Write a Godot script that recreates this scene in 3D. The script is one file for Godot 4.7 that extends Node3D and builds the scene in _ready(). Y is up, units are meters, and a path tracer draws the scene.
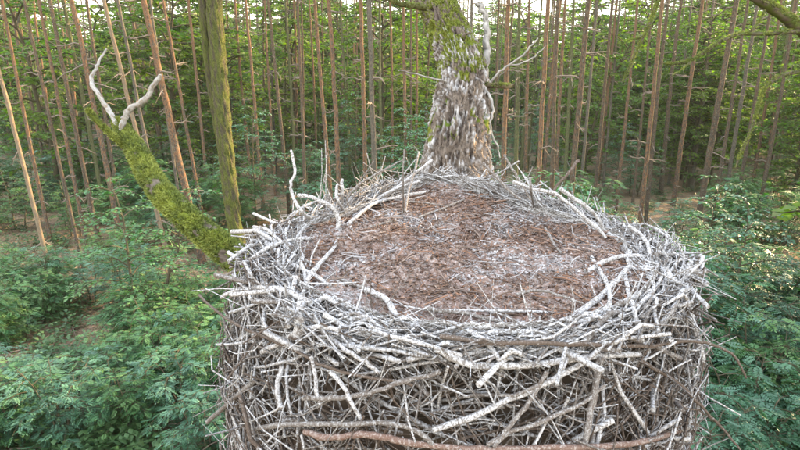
extends Node3D
# A stick nest high in an oak, looking down over it into a pine wood with a leafy understorey.

const EYE := Vector3(0, 5.5, 0)      # the watcher hangs five and a half metres above the forest floor
const FOCAL := 560.0                 # in pixels of an 800 x 450 picture
const PITCH := -13.5
const ROLL := 0.9
const NEST := Vector3(0.165, 5.1, -1.53)   # centre of the nest, at the height of its rim
const NEST_R := 0.56
const NEST_TILT := 7.0               # its front edge hangs a little lower

var cam_basis: Basis
var nest_frame: Transform3D
var taken := {}
var rng := RandomNumberGenerator.new()
var fine := FastNoiseLite.new()
var coarse := FastNoiseLite.new()

# ------------------------------------------------------------------ mesh collector
class Shape:
	var v := PackedVector3Array()
	var n := PackedVector3Array()
	var c := PackedColorArray()
	var t := PackedVector2Array()
	var i := PackedInt32Array()

	func leaf(p: Vector3, d: Vector3, s: Vector3, length: float, width: float, col: Color) -> void:
		var up := s.cross(d).normalized()
		var b := v.size()
		var mid := p + d * (length * 0.48) + up * (width * 0.18)
		v.append(p); v.append(mid - s * width * 0.5); v.append(p + d * length - up * (length * 0.07)); v.append(mid + s * width * 0.5)
		n.append(up); n.append((up - s * 0.25).normalized()); n.append((up + d * 0.2).normalized()); n.append((up + s * 0.25).normalized())
		for k in 4:
			c.append(col); t.append(Vector2(k & 1, k >> 1))
		i.append(b); i.append(b + 1); i.append(b + 2); i.append(b); i.append(b + 2); i.append(b + 3)

	func tube(p: PackedVector3Array, r: PackedFloat32Array, sides: int, col: Color, v_per_m := 1.0, closed := true) -> void:
		var m := p.size()
		var run := 0.0
		var tan := (p[1] - p[0]).normalized()
		var u := tan.cross(Vector3(0.31, 0.2, 0.93) if absf(tan.y) > 0.8 else Vector3.UP).normalized()
		var start := v.size()
		for k in m:
			if k > 0: run += p[k].distance_to(p[k - 1])
			var tn := tan
			if k < m - 1 and k > 0: tn = (p[k + 1] - p[k - 1]).normalized()
			elif k == m - 1: tn = (p[k] - p[k - 1]).normalized()
			u = (u - tn * u.dot(tn)).normalized()
			var w := tn.cross(u)
			for j in sides + 1:
				var a := TAU * j / sides
				var o := u * cos(a) + w * sin(a)
				v.append(p[k] + o * r[k]); n.append(o); c.append(col); t.append(Vector2(float(j) / sides, run * v_per_m))
		for k in m - 1:
			for j in sides:
				var a := start + k * (sides + 1) + j
				var d := a + sides + 1
				i.append(a); i.append(d); i.append(a + 1); i.append(a + 1); i.append(d); i.append(d + 1)
		if closed:
			for e in 2:
				var k := 0 if e == 0 else m - 1
				var tn := (p[1] - p[0]).normalized() * -1.0 if e == 0 else (p[m - 1] - p[m - 2]).normalized()
				var b := v.size()
				v.append(p[k] + tn * r[k] * 0.3); n.append(tn); c.append(col); t.append(Vector2(0.5, run))
				for j in sides:
					v.append(v[start + k * (sides + 1) + j]); n.append(tn); c.append(col); t.append(Vector2(0.5, 0.5))
				for j in sides:
					var a := b + 1 + j
					var d := b + 1 + (j + 1) % sides
					if e == 0:
						i.append(b); i.append(a); i.append(d)
					else:
						i.append(b); i.append(d); i.append(a)

	func smooth() -> void:
		var acc := PackedVector3Array()
		acc.resize(v.size())
		for k in range(0, i.size(), 3):
			var q := (v[i[k + 2]] - v[i[k]]).cross(v[i[k + 1]] - v[i[k]])
			for e in 3: acc[i[k + e]] += q
		for k in v.size():
			if acc[k].length_squared() > 0.0: n[k] = acc[k].normalized()

	func mesh(mat: Material) -> ArrayMesh:
		var a := []
		a.resize(Mesh.ARRAY_MAX)
		a[Mesh.ARRAY_VERTEX] = v; a[Mesh.ARRAY_NORMAL] = n; a[Mesh.ARRAY_COLOR] = c; a[Mesh.ARRAY_TEX_UV] = t; a[Mesh.ARRAY_INDEX] = i
		var o := ArrayMesh.new()
		o.add_surface_from_arrays(Mesh.PRIMITIVE_TRIANGLES, a)
		o.surface_set_material(0, mat)
		return o

# ------------------------------------------------------------------ naming and placing
func numbered(called: String) -> String:
	var k: int = taken.get(called, -1) + 1
	taken[called] = k
	return called if k == 0 else "%s_%03d" % [called, k]

func tag(o: Node, label: String, category: String, group := "") -> void:
	o.set_meta("label", label); o.set_meta("category", category)
	if group: o.set_meta("group", group)

func part(called: String, mesh: Mesh, parent: Node, mat: Material = null) -> MeshInstance3D:
	var o := MeshInstance3D.new()
	o.name = called; o.mesh = mesh
	if mat: o.set_surface_override_material(0, mat)
	parent.add_child(o, true)
	return o

func thing(called: String, at := Vector3.ZERO) -> Node3D:
	var o := Node3D.new()
	o.name = numbered(called); o.position = at
	add_child(o)
	return o

func copy_of(o: Node3D) -> Node3D:
	var called := String(o.name)
	var base := called.left(called.length() - 4) if called.length() > 4 and called.right(3).is_valid_int() else called
	var k: Node3D = o.duplicate()
	k.name = numbered(base)
	add_child(k)
	return k

# a survey point: where the sight line through (x, y) of the picture stands at a given distance along the view axis
func at(x: float, y: float, depth: float) -> Vector3:
	return EYE + cam_basis * Vector3((x - 400.0) / FOCAL * depth, -(y - 225.0) / FOCAL * depth, -depth)

func jitter(a: float) -> Vector3:
	return Vector3(rng.randf_range(-a, a), rng.randf_range(-a, a), rng.randf_range(-a, a))

func smooth_path(p: PackedVector3Array, per: int) -> PackedVector3Array:
	var out := PackedVector3Array()
	for k in p.size() - 1:
		var a := p[maxi(k - 1, 0)]
		var d := p[mini(k + 2, p.size() - 1)]
		for j in per:
			out.append(p[k].cubic_interpolate(p[k + 1], a, d, float(j) / per))
	out.append(p[p.size() - 1])
	return out

func smooth_radii(r: PackedFloat32Array, per: int) -> PackedFloat32Array:
	var out := PackedFloat32Array()
	for k in r.size() - 1:
		for j in per: out.append(lerpf(r[k], r[k + 1], float(j) / per))
	out.append(r[r.size() - 1])
	return out

# ------------------------------------------------------------------ materials
func plain(rough := 0.9, spec := 0.3) -> StandardMaterial3D:
	var m := StandardMaterial3D.new()
	m.vertex_color_use_as_albedo = true
	m.roughness = rough; m.metallic_specular = spec
	return m

func leafy(back: Color, rough := 0.55) -> StandardMaterial3D:
	var m := plain(rough, 0.5)
	m.backlight_enabled = true; m.backlight = back
	return m

func noise_image(size: Vector2i, seeds: int, freq: Vector2, pick: Callable) -> ImageTexture:
	var a := FastNoiseLite.new(); a.seed = seeds; a.frequency = 1.0; a.fractal_octaves = 4
	var img := Image.create(size.x, size.y, true, Image.FORMAT_RGB8)
	for y in size.y:
		for x in size.x:
			# a ring in noise space closes the texture on itself sideways
			var ang := TAU * x / size.x
			var rad := freq.x / TAU
			var q := Vector3(cos(ang) * rad, sin(ang) * rad, float(y) / size.y * freq.y)
			var col: Color = pick.call(a.get_noise_3dv(q), a.get_noise_3dv(q * 2.3 + Vector3(31, 7, 3)), float(y) / size.y)
			img.set_pixel(x, y, col.linear_to_srgb())
	img.generate_mipmaps()
	return ImageTexture.create_from_image(img)

func bark_material(low: Color, high: Color, lichen: Color, seeds: int, turn: float) -> StandardMaterial3D:
	# plates of grey-brown bark below give way, plate by plate, to the flaky orange bark of the upper stem
	var m := StandardMaterial3D.new()
	m.albedo_texture = noise_image(Vector2i(48, 1024), seeds, Vector2(7, 150), func(a: float, b: float, y: float) -> Color:
		var c := high if a + (y - turn) * 1.1 > 0.0 else low
		c = c * (1.0 + b * 0.75)
		if b > 0.24 and a < 0.1: c = c.lerp(lichen, 0.8)
		return c)
	m.heightmap_enabled = true; m.heightmap_texture = m.albedo_texture; m.heightmap_scale = 1.2
	m.roughness = 0.93; m.metallic_specular = 0.25
	return m

func furrowed(seeds: int, around: float, along: float, deep: float) -> StandardMaterial3D:
	# cracked bark: plates between furrows that run along the stem, tinted by the vertex colours
	var m := plain(0.96, 0.2)
	m.albedo_texture = noise_image(Vector2i(512, 1024), seeds, Vector2(around, along), func(a: float, b: float, _y: float) -> Color:
		var plate := clampf(absf(a) * 4.0, 0.0, 1.0) * 0.3 + 0.66 + b * 0.5
		return Color(plate, plate * 0.99, plate * 0.97))
	m.heightmap_enabled = true; m.heightmap_texture = m.albedo_texture; m.heightmap_scale = deep
	return m

func speckled(base: Color, base2: Color, white: Color, amount: float, seeds: int, scale: float) -> StandardMaterial3D:
	# bark of dead sticks with splashes of dried droppings
	var m := StandardMaterial3D.new()
	m.albedo_texture = noise_image(Vector2i(256, 256), seeds, Vector2(22, 22), func(a: float, b: float, _y: float) -> Color:
		var c := base.lerp(base2, clampf(0.5 + b * 1.6, 0, 1))
		if a + b * 0.45 > amount: c = white * (0.88 + b * 0.3)
		return c)
	m.uv1_triplanar = true; m.uv1_scale = Vector3.ONE * scale
	m.vertex_color_use_as_albedo = true
	m.roughness = 0.9; m.metallic_specular = 0.25
	return m

# ------------------------------------------------------------------ plants
# leafy shrub or sapling: [wood, crown], its height 1 m per unit of h
func grow(seeds: int, h: float, stems: int, spread: float, branches: int, kind: int, leaf_len: float, cols: Array, first := 0.15) -> Array:
	rng.seed = seeds
	var wood := Shape.new()
	var crown := Shape.new()
	var bark := Color(0.09, 0.075, 0.05)
	for s in stems:
		var az0 := TAU * s / stems + rng.randf_range(-0.5, 0.5)
		var lean := rng.randf_range(0.08, 0.35) if stems > 1 else rng.randf_range(0.0, 0.1)
		var hh := h * rng.randf_range(0.72, 1.0) if stems > 1 else h
		var p := PackedVector3Array()
		var r := PackedFloat32Array()
		var q := Vector3(cos(az0), 0, sin(az0)) * (0.06 * h if stems > 1 else 0.0)
		for k in 9:
			var f := k / 8.0
			p.append(q + Vector3(cos(az0) * lean * f * hh * f, f * hh, sin(az0) * lean * f * hh * f) + jitter(0.02 * h) * f)
			r.append(lerpf(0.011, 0.002, f) * h * (1.0 if stems > 1 else 0.95))
		wood.tube(p, r, 6, bark, 1.0, false)
		for b in branches:
			var f := lerpf(first, 0.99, (b + rng.randf()) / branches)
			var i0 := mini(int(f * 8), 7)
			var root := p[i0].lerp(p[i0 + 1], f * 8 - i0)
			var az := b * 2.39996 + az0 + rng.randf_range(-0.4, 0.4)
			var shape_ := sin(PI * clampf((f - first) / (1.0 - first) * 0.8 + 0.16, 0, 1))
			var length := spread * h * (0.28 + 0.72 * shape_) * rng.randf_range(0.7, 1.15)
			var rise := rng.randf_range(0.15, 0.6) + f * 0.35 if h < 8.0 else rng.randf_range(-0.1, 1.3)
			var bp := PackedVector3Array()
			var br := PackedFloat32Array()
			for k in 6:
				var g := k / 5.0
				bp.append(root + Vector3(cos(az) * g * length, (rise * g - (rise * 0.75 + 0.15) * g * g) * length, sin(az) * g * length) + jitter(0.03 * length) * g)
				br.append(lerpf(0.0045, 0.0012, g) * h)
			wood.tube(bp, br, 3, bark, 1.0, false)
			var tint: Color = cols[rng.randi() % cols.size()]
			_dress(crown, bp, length, kind, leaf_len, tint, 0.15)
			var twigs := int(clampf(length / (leaf_len * 1.7), 2, 12))
			for w in twigs:
				var g := rng.randf_range(0.2, 0.95)
				var j0 := mini(int(g * 5), 4)
				var tr := bp[j0].lerp(bp[j0 + 1], g * 5 - j0)
				var side := (1.0 if w % 2 == 0 else -1.0) * rng.randf_range(0.5, 1.1)
				var td := Vector3(cos(az + side), rng.randf_range(-0.15, 0.4), sin(az + side)).normalized()
				var tl := length * (1.05 - g * 0.7) * rng.randf_range(0.35, 0.65)
				var tp := PackedVector3Array([tr, tr + td * tl * 0.5 + jitter(0.02 * tl), tr + td * tl + Vector3(0, -0.1 * tl, 0)])
				wood.tube(tp, PackedFloat32Array([0.002 * h, 0.0015 * h, 0.001 * h]), 3, bark, 1.0, false)
				_dress(crown, tp, tl, kind, leaf_len, tint, 0.1)
	return [wood, crown]

func _dress(crown: Shape, p: PackedVector3Array, length: float, kind: int, leaf_len: float, tint: Color, from: float) -> void:
	var gap := leaf_len * (0.42 if kind == 0 else 0.4)
	var count := int(length * (1.0 - from) / gap) + 1
	var m := p.size() - 1
	for k in count:
		var f := lerpf(from, 1.0, (k + 0.5) / count)
		var j := mini(int(f * m), m - 1)
		var q := p[j].lerp(p[j + 1], f * m - j)
		var d := (p[j + 1] - p[j]).normalized()
		var flat := Vector3(-d.z, 0, d.x).normalized()
		var side := 1.0 if k % 2 == 0 else -1.0
		var out := (d * rng.randf_range(0.2, 0.8) + flat * side * rng.randf_range(0.6, 1.0) + Vector3(0, rng.randf_range(-0.35, 0.25), 0)).normalized()
		if k == count - 1: out = (d + Vector3(0, -0.1, 0)).normalized()
		var nrm := (Vector3.UP + jitter(0.42 if leaf_len < 0.14 or kind == 0 else 1.1)).normalized()
		var s := out.cross(nrm).normalized()
		var col := tint * rng.randf_range(0.72, 1.3)
		if kind == 0:
			# a pinnate leaf: pairs of leaflets along a stalk, one at its tip
			var ll := leaf_len * rng.randf_range(0.75, 1.15)
			var sag := nrm * -0.18
			for w in 5:
				var g := 0.28 + 0.15 * w
				var lp := q + (out + sag * g) * ll * g
				var lf := ll * (0.36 - absf(g - 0.55) * 0.2)
				for e in [-1.0, 1.0]:
					var ld: Vector3 = (out * 0.55 + s * e + jitter(0.12)).normalized()
					crown.leaf(lp, ld, ld.cross(nrm).normalized(), lf, lf * 0.46, col)
			crown.leaf(q + (out + sag) * ll * 0.96, out, s, ll * 0.3, ll * 0.11, col)
		else:
			var ll := leaf_len * rng.randf_range(0.75, 1.3)
			crown.leaf(q + out * ll * 0.15, out, s, ll, ll * 0.58, col)

func plant(called: String, grown: Array, wood_mat: Material, leaf_mat: Material, wood_name: String) -> Node3D:
	var o := Node3D.new()
	o.name = called
	part(wood_name, grown[0].mesh(wood_mat), o)
	part("crown", grown[1].mesh(leaf_mat), o)
	return o

func set_plant(proto: Node3D, called: String, x: float, z: float, size: float, turn: float, leaf_mat: Material = null) -> Node3D:
	var o: Node3D = proto.duplicate()
	o.name = numbered(called)
	add_child(o)
	o.position = Vector3(x, ground(x, z) - 0.02, z)
	o.rotation.y = turn
	o.scale = Vector3.ONE * size
	if leaf_mat: (o.get_node("crown") as MeshInstance3D).set_surface_override_material(0, leaf_mat)
	return o

func ground(x: float, z: float) -> float:
	return coarse.get_noise_2d(x * 6.0, z * 6.0) * 0.35 + fine.get_noise_2d(x * 30.0, z * 30.0) * 0.05

# a pine: straight stem, dead side branches, a crown of needles high up
func grow_pine(seeds: int, mat: Material, wood: Material, needles: Material, dead: int, full: bool) -> Node3D:
	rng.seed = seeds
	var o := Node3D.new()
	var h := rng.randf_range(19.0, 22.0)
	var p := PackedVector3Array()
	var r := PackedFloat32Array()
	var sway := Vector3(rng.randf_range(-1, 1), 0, rng.randf_range(-1, 1)) * 0.1
	var rings := 37
	for k in rings:
		var f := k / float(rings - 1)
		p.append(Vector3(0, -0.15, 0) + Vector3(0, f * h, 0) + sway * sin(f * PI * rng.randf_range(1.9, 2.1)) + jitter(0.018) * Vector3(1, 0, 1))
		r.append(0.1 * (1.14 - 0.95 * pow(f, 1.15)) * (1.0 + 0.35 * exp(-f * h * 2.2)) * rng.randf_range(0.95, 1.05))
	var st := Shape.new()
	st.tube(p, r, 10, Color.WHITE, 1.0 / h, false)
	for k in dead:
		var y := rng.randf_range(1.2, 12.5)
		var f := (y + 0.15) / h
		var j := int(f * (rings - 1))
		var root := p[j]
		var az := rng.randf() * TAU
		var length := rng.randf_range(0.4, 1.1) * (0.5 + y / 12.0)
		var d := Vector3(cos(az), rng.randf_range(-0.25, 0.35), sin(az))
		var b := Shape.new()
		var q := PackedVector3Array([root + d * 0.05])
		var br := PackedFloat32Array([0.028])
		for w in 4:
			q.append(root + d * length * (w + 1) / 4.0 + Vector3(0, -0.05, 0) * length * w + jitter(0.05 * length))
			br.append(0.024 - 0.004 * w)
		b.tube(q, br, 4, Color(0.2, 0.165, 0.13))
		for w in 3:
			var g := q[1 + w]
			var td := (d + jitter(0.9)).normalized()
			b.tube(PackedVector3Array([g, g + td * length * 0.2, g + td * length * 0.38 + jitter(0.04)]), PackedFloat32Array([0.012, 0.01, 0.007]), 3, Color(0.19, 0.16, 0.125))
		part("dead_branch", b.mesh(wood), o)
	var cr := Shape.new()
	for k in (22 if full else 16):
		var f := rng.randf_range(0.62, 0.99)
		var root := p[int(f * (rings - 1))]
		var az := k * 2.39996
		var length := (1.0 - f) * 4.4 + 0.5
		var tip := root + Vector3(cos(az) * length, length * rng.randf_range(0.05, 0.45), sin(az) * length)
		st.tube(PackedVector3Array([root, root.lerp(tip, 0.5) + Vector3(0, -0.1, 0), tip]), PackedFloat32Array([0.035, 0.022, 0.008]), 4, Color(0.2, 0.11, 0.06), 1.0, false)
		for w in 4:
			var q := root.lerp(tip, rng.randf_range(0.4, 1.05)) + jitter(0.35)
			var col := Color(0.035, 0.06, 0.022) * rng.randf_range(0.7, 1.5)
			for e in 18:
				var d := (jitter(1.0) + Vector3(0, 0.25, 0)).normalized()
				cr.leaf(q + d * 0.03 + jitter(0.12), d, d.cross(jitter(1.0)).normalized(), rng.randf_range(0.14, 0.26), 0.035, col)
	part("crown", cr.mesh(needles), o)
	part("trunk", st.mesh(mat), o)
	return o

# put a pine where its stem is seen: through (x0, 0) and (x1, y1) at one distance, down to the ground
func stand_pine(proto: Node3D, x0: float, x1: float, y1: float, depth: float, across: float, mat: Material) -> Node3D:
	var top := at(x0, 0, depth)
	var low := at(x1, y1, depth)
	low.z = top.z + (low.z - top.z) * 0.15
	var up := (top - low).normalized()
	if up.y < 0.93: up = (up + Vector3.UP * 1.5).normalized()
	var foot := low - up * (low.y / up.y)
	foot.y = ground(foot.x, foot.z)
	var o: Node3D = proto.duplicate()
	o.name = numbered("pine_tree")
	add_child(o)
	var turn := rng.randf() * TAU
	var xa := Vector3(cos(turn), 0, sin(turn))
	xa = (xa - up * xa.dot(up)).normalized()
	var wide := across / 0.2 * 0.64
	o.transform = Transform3D(Basis(xa * wide, up, xa.cross(up) * wide), foot)
	(o.get_node("trunk") as MeshInstance3D).set_surface_override_material(0, mat)
	return o

# ------------------------------------------------------------------ nest
# seen from above the nest narrows towards the trunk it leans on
func outline(az: float) -> float:
	return NEST_R * (1.0 - (0.22 * absf(sin(2.0 * az)) if sin(az) < 0.0 else 0.0))

func nest_radius(drop: float, az: float) -> float:
	var r := outline(az) + 0.085 * smoothstep(0.0, 0.3, drop)
	if drop > 0.72: r -= (drop - 0.72) * 0.55
	return r * (1.0 + 0.03 * sin(az * 3.0 + 1.0) + 0.02 * sin(az * 7.0))

func lining_height(x: float, z: float) -> float:
	var r := Vector2(x, z).length() / outline(atan2(z, x))
	return -0.012 + 0.035 * smoothstep(-0.25, -0.6, z) + 0.03 * (1.0 - minf(r * r, 1.0)) - 0.05 * exp(-(pow(x - 0.07, 2.0) + pow(z + 0.1, 2.0)) / 0.03) + fine.get_noise_2d(x * 320.0, z * 320.0) * 0.014 + coarse.get_noise_2d(x * 260.0, z * 260.0) * 0.03

# first point of the nest along a sight line; beyond its outline, the point at the given distance
func on_nest(x: float, y: float, fallback: float) -> Vector3:
	var d := (at(x, y, 1.0) - EYE)
	var k := 0.5
	while k < 2.7:
		var p := nest_frame.affine_inverse() * (EYE + d * k)
		var r := Vector2(p.x, p.z).length()
		if p.y < 0.0 and r < nest_radius(-p.y, atan2(p.z, p.x)) and (r > outline(atan2(p.z, p.x)) * 0.93 or p.y < lining_height(p.x, p.z)):
			return EYE + d * k
		k += 0.008
	return EYE + d * fallback

func stick(p: PackedVector3Array, r0: float, r1: float, sides: int, sh: Shape, col: Color, fork := true) -> void:
	var r := PackedFloat32Array()
	for k in p.size():
		r.append(lerpf(r0, r1, float(k) / (p.size() - 1)) * rng.randf_range(0.88, 1.12))
	sh.tube(p, r, sides, col)
	if fork and p.size() > 3:
		var k := 1 + rng.randi() % (p.size() - 2)
		var d := (p[k + 1] - p[k]).normalized()
		var l := rng.randf_range(0.04, 0.14)
		var e := (d * 0.8 + jitter(0.8)).normalized()
		sh.tube(PackedVector3Array([p[k], p[k] + e * l * 0.5 + jitter(0.006), p[k] + e * l]), PackedFloat32Array([r[k] * 0.6, r[k] * 0.5, r[k] * 0.32]), sides, col)

func loose_path(a: Vector3, d: Vector3, length: float, bend: float, segs: int, hug: float) -> PackedVector3Array:
	# a crooked stick; hug > 0 keeps it near the nest's round outline
	var q := a
	var far_out := Vector2(a.x, a.z).length()
	if hug > 0.0 and far_out > NEST_R + 0.1:
		q.x *= (NEST_R + 0.1) / far_out; q.z *= (NEST_R + 0.1) / far_out
	var p := PackedVector3Array([q])
	var dir := d
	var step := length / segs
	var curl := jitter(bend)
	for k in segs:
		dir = (dir + jitter(bend) * 0.5 + curl * 0.3).normalized()
		q += dir * step
		if hug > 0.0:
			var f := Vector2(q.x, q.z)
			var want := f.length()
			var lim := nest_radius(maxf(-q.y, 0), atan2(q.z, q.x)) + hug
			if want > lim:
				q.x *= lim / want; q.z *= lim / want
		p.append(q)
	return p

func _ready() -> void:
	# ---- camera
	var cam := Camera3D.new()
	cam.name = "camera"
	cam.fov = rad_to_deg(2.0 * atan(225.0 / FOCAL))
	cam.far = 600.0; cam.near = 0.05
	cam.position = EYE
	cam.rotation_degrees = Vector3(PITCH, 0, 0)
	cam.rotate_object_local(Vector3.BACK, deg_to_rad(ROLL))
	cam_basis = cam.basis
	nest_frame = Transform3D(Basis(Vector3.RIGHT, deg_to_rad(NEST_TILT)), NEST)
	add_child(cam)
	cam.current = true
	# ---- sky, air and exposure
	var env := Environment.new()
	var sky_mat := ProceduralSkyMaterial.new()
	sky_mat.sky_top_color = Color(0.79, 0.83, 0.9)
	sky_mat.sky_horizon_color = Color(0.97, 0.95, 0.86)
	sky_mat.sky_curve = 0.22
	sky_mat.sky_energy_multiplier = 1.0
	sky_mat.ground_horizon_color = Color(0.6, 0.6, 0.5)
	sky_mat.ground_bottom_color = Color(0.12, 0.1, 0.08)
	var sky := Sky.new()
	sky.sky_material = sky_mat
	env.background_mode = Environment.BG_SKY
	env.sky = sky
	env.tonemap_mode = Environment.TONE_MAPPER_LINEAR
	env.tonemap_exposure = 5.2
	env.fog_enabled = true; env.fog_density = 0.0004; env.fog_light_color = Color(0.9, 0.93, 0.85)
	env.sdfgi_enabled = true; env.ssao_enabled = true; env.ssil_enabled = true
	var we := WorldEnvironment.new()
	we.name = "world_environment"; we.environment = env
	add_child(we)
	# ---- evening sun, low, from behind the wood on the right
	var sun := DirectionalLight3D.new()
	sun.name = "sun"
	sun.light_energy = 1.5; sun.light_color = Color(1.0, 0.86, 0.66); sun.light_angular_distance = 0.5
	sun.shadow_enabled = true
	var toward := Vector3(sin(deg_to_rad(58)), tan(deg_to_rad(22)), -cos(deg_to_rad(58))).normalized()
	add_child(sun)
	sun.look_at_from_position(toward * 50.0, Vector3.ZERO)

	fine.seed = 5; fine.frequency = 0.1; fine.fractal_octaves = 4
	coarse.seed = 9; coarse.frequency = 0.01; coarse.fractal_octaves = 3

	make_ground()
	make_pines()
	make_understorey()
	make_oak()
	make_side_oak()
	make_nest()
	tell_apart()

# things of one kind that stand in crowds: say which one, by its row and its place from the left
func tell_apart() -> void:
	var crowds := {}
	for o in get_children():
		if o.has_meta("crowd"):
			var g: String = o.get_meta("group")
			if not crowds.has(g): crowds[g] = []
			crowds[g].append(o)
	var tens := ["first", "second", "third", "fourth", "fifth", "sixth", "seventh", "eighth", "ninth", "tenth", "eleventh", "twelfth", "thirteenth", "fourteenth", "fifteenth", "sixteenth", "seventeenth", "eighteenth", "nineteenth", "twentieth", "twenty-first", "twenty-second", "twenty-third", "twenty-fourth", "twenty-fifth", "twenty-sixth", "twenty-seventh", "twenty-eighth", "twenty-ninth", "thirtieth"]
	var rows := ["front", "second", "middle", "fourth", "back", "rearmost"]
	for g in crowds:
		var list: Array = crowds[g]
		list.sort_custom(func(a, b): return a.position.z > b.position.z)
		var deep := clampi(int(ceil(list.size() / 14.0)), 1, 6)
		var per := int(ceil(list.size() / float(deep)))
		for row in deep:
			var line := list.slice(row * per, mini((row + 1) * per, list.size()))
			line.sort_custom(func(a, b): return a.position.x / -a.position.z < b.position.x / -b.position.z)
			for k in line.size():
				line[k].set_meta("label", "%s, %s from left, %s row" % [line[k].get_meta("crowd"), tens[mini(k, 29)], rows[row]])
	for o in get_children():
		if o.has_meta("crowd"): o.remove_meta("crowd")

func crowd(o: Node, label: String, category: String, group: String) -> void:
	tag(o, label, category, group)
	o.set_meta("crowd", label)

# ------------------------------------------------------------------ forest floor
func make_ground() -> void:
	var sh := Shape.new()
	var xs := PackedFloat32Array()
	for k in 161:
		var f := (k - 80) / 80.0
		xs.append(signf(f) * (absf(f) * 40.0 + pow(absf(f), 4) * 260.0))
	for a in 161:
		for b in 161:
			var x := xs[b]
			var z := xs[a] - 20.0
			sh.v.append(Vector3(x, ground(x, z), z)); sh.n.append(Vector3.UP); sh.c.append(Color.WHITE); sh.t.append(Vector2(x, z) * 0.2)
	for a in 160:
		for b in 160:
			var k := a * 161 + b
			for e in [k, k + 1, k + 161, k + 1, k + 162, k + 161]: sh.i.append(e)
	sh.smooth()
	var m := StandardMaterial3D.new()
	m.albedo_texture = noise_image(Vector2i(512, 512), 21, Vector2(40, 40), func(a: float, b: float, _y: float) -> Color:
		var c := Color(0.16, 0.105, 0.07).lerp(Color(0.26, 0.17, 0.115), clampf(0.5 + a * 1.8, 0, 1))
		if b > 0.22: c = Color(0.07, 0.1, 0.035) * (1.0 + a)
		if b < -0.32: c = Color(0.32, 0.25, 0.18)
		return c)
	m.uv1_triplanar = true; m.uv1_world_triplanar = true; m.uv1_scale = Vector3.ONE * 0.23
	m.detail_enabled = true; m.detail_blend_mode = BaseMaterial3D.BLEND_MODE_MUL
	m.detail_albedo = noise_image(Vector2i(256, 256), 22, Vector2(12, 12), func(a: float, _b: float, _y: float) -> Color:
		return Color(0.75, 0.75, 0.75).lerp(Color(1, 1, 1), clampf(0.5 + a * 2.0, 0, 1)))
	m.detail_uv_layer = BaseMaterial3D.DETAIL_UV_1
	m.roughness = 1.0; m.metallic_specular = 0.15
	var o := part("ground", sh.mesh(m), self)
	o.set_meta("kind", "structure"); o.set_meta("label", "brown needle-strewn forest floor under the pines")
	# low herbs
	rng.seed = 71
	var herb := Shape.new()
	for k in 26:
		var az := k * 2.4
		var d := Vector3(cos(az), rng.randf_range(0.1, 0.9), sin(az)).normalized()
		var q := Vector3(cos(az), 0, sin(az)) * rng.randf_range(0.02, 0.16) + Vector3(0, rng.randf_range(0.03, 0.2), 0)
		herb.leaf(q, d, d.cross(Vector3.UP).normalized(), rng.randf_range(0.05, 0.1), 0.05, Color(0.05, 0.105, 0.032) * rng.randf_range(0.7, 1.4))
	var mm := MultiMesh.new()
	mm.transform_format = MultiMesh.TRANSFORM_3D
	mm.mesh = herb.mesh(leafy(Color(0.35, 0.5, 0.1)))
	var spots: Array[Transform3D] = []
	while spots.size() < 9000:
		var z := -4.0 - pow(rng.randf(), 1.6) * 70.0
		var x := rng.randf_range(-1.0, 1.0) * (-z * 0.85 + 3.0)
		if coarse.get_noise_2d(x * 28.0 + 90.0, z * 28.0) + rng.randf_range(-0.25, 0.25) + (0.12 if z > -13.0 else -0.05) < 0.02: continue
		spots.append(Transform3D(Basis(Vector3.UP, rng.randf() * TAU).scaled(Vector3.ONE * rng.randf_range(0.7, 2.0)), Vector3(x, ground(x, z) - 0.01, z)))
	mm.instance_count = spots.size()
	for k in spots.size(): mm.set_instance_transform(k, spots[k])
	var mi := MultiMeshInstance3D.new()
	mi.name = "ground_cover"; mi.multimesh = mm
	add_child(mi)
	mi.set_meta("kind", "stuff"); tag(mi, "low green herbs scattered over the forest floor", "ground cover")
	# fallen twigs on the needles
	var tw := Shape.new()
	for k in 3:
		var q := jitter(0.2); q.y = 0.02
		tw.tube(PackedVector3Array([q, q + Vector3(0.25, 0.04, 0.06), q + Vector3(0.6, 0.0, 0.05 * k)]).duplicate(), PackedFloat32Array([0.013, 0.011, 0.006]), 4, Color(0.2, 0.16, 0.12))
	var mt := MultiMesh.new()
	mt.transform_format = MultiMesh.TRANSFORM_3D
	mt.mesh = tw.mesh(plain())
	mt.instance_count = 1600
	for k in 1600:
		var z := -5.0 - pow(rng.randf(), 1.3) * 55.0
		var x := rng.randf_range(-1.0, 1.0) * (-z * 0.85 + 3.0)
		mt.set_instance_transform(k, Transform3D(Basis(Vector3.UP, rng.randf() * TAU).scaled(Vector3.ONE * rng.randf_range(0.5, 1.6)), Vector3(x, ground(x, z) + 0.01, z)))
	var ti := MultiMeshInstance3D.new()
	ti.name = "fallen_twigs"; ti.multimesh = mt
	add_child(ti)
	ti.set_meta("kind", "stuff"); tag(ti, "dead fallen twigs littering the brown forest floor", "twigs")

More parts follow.
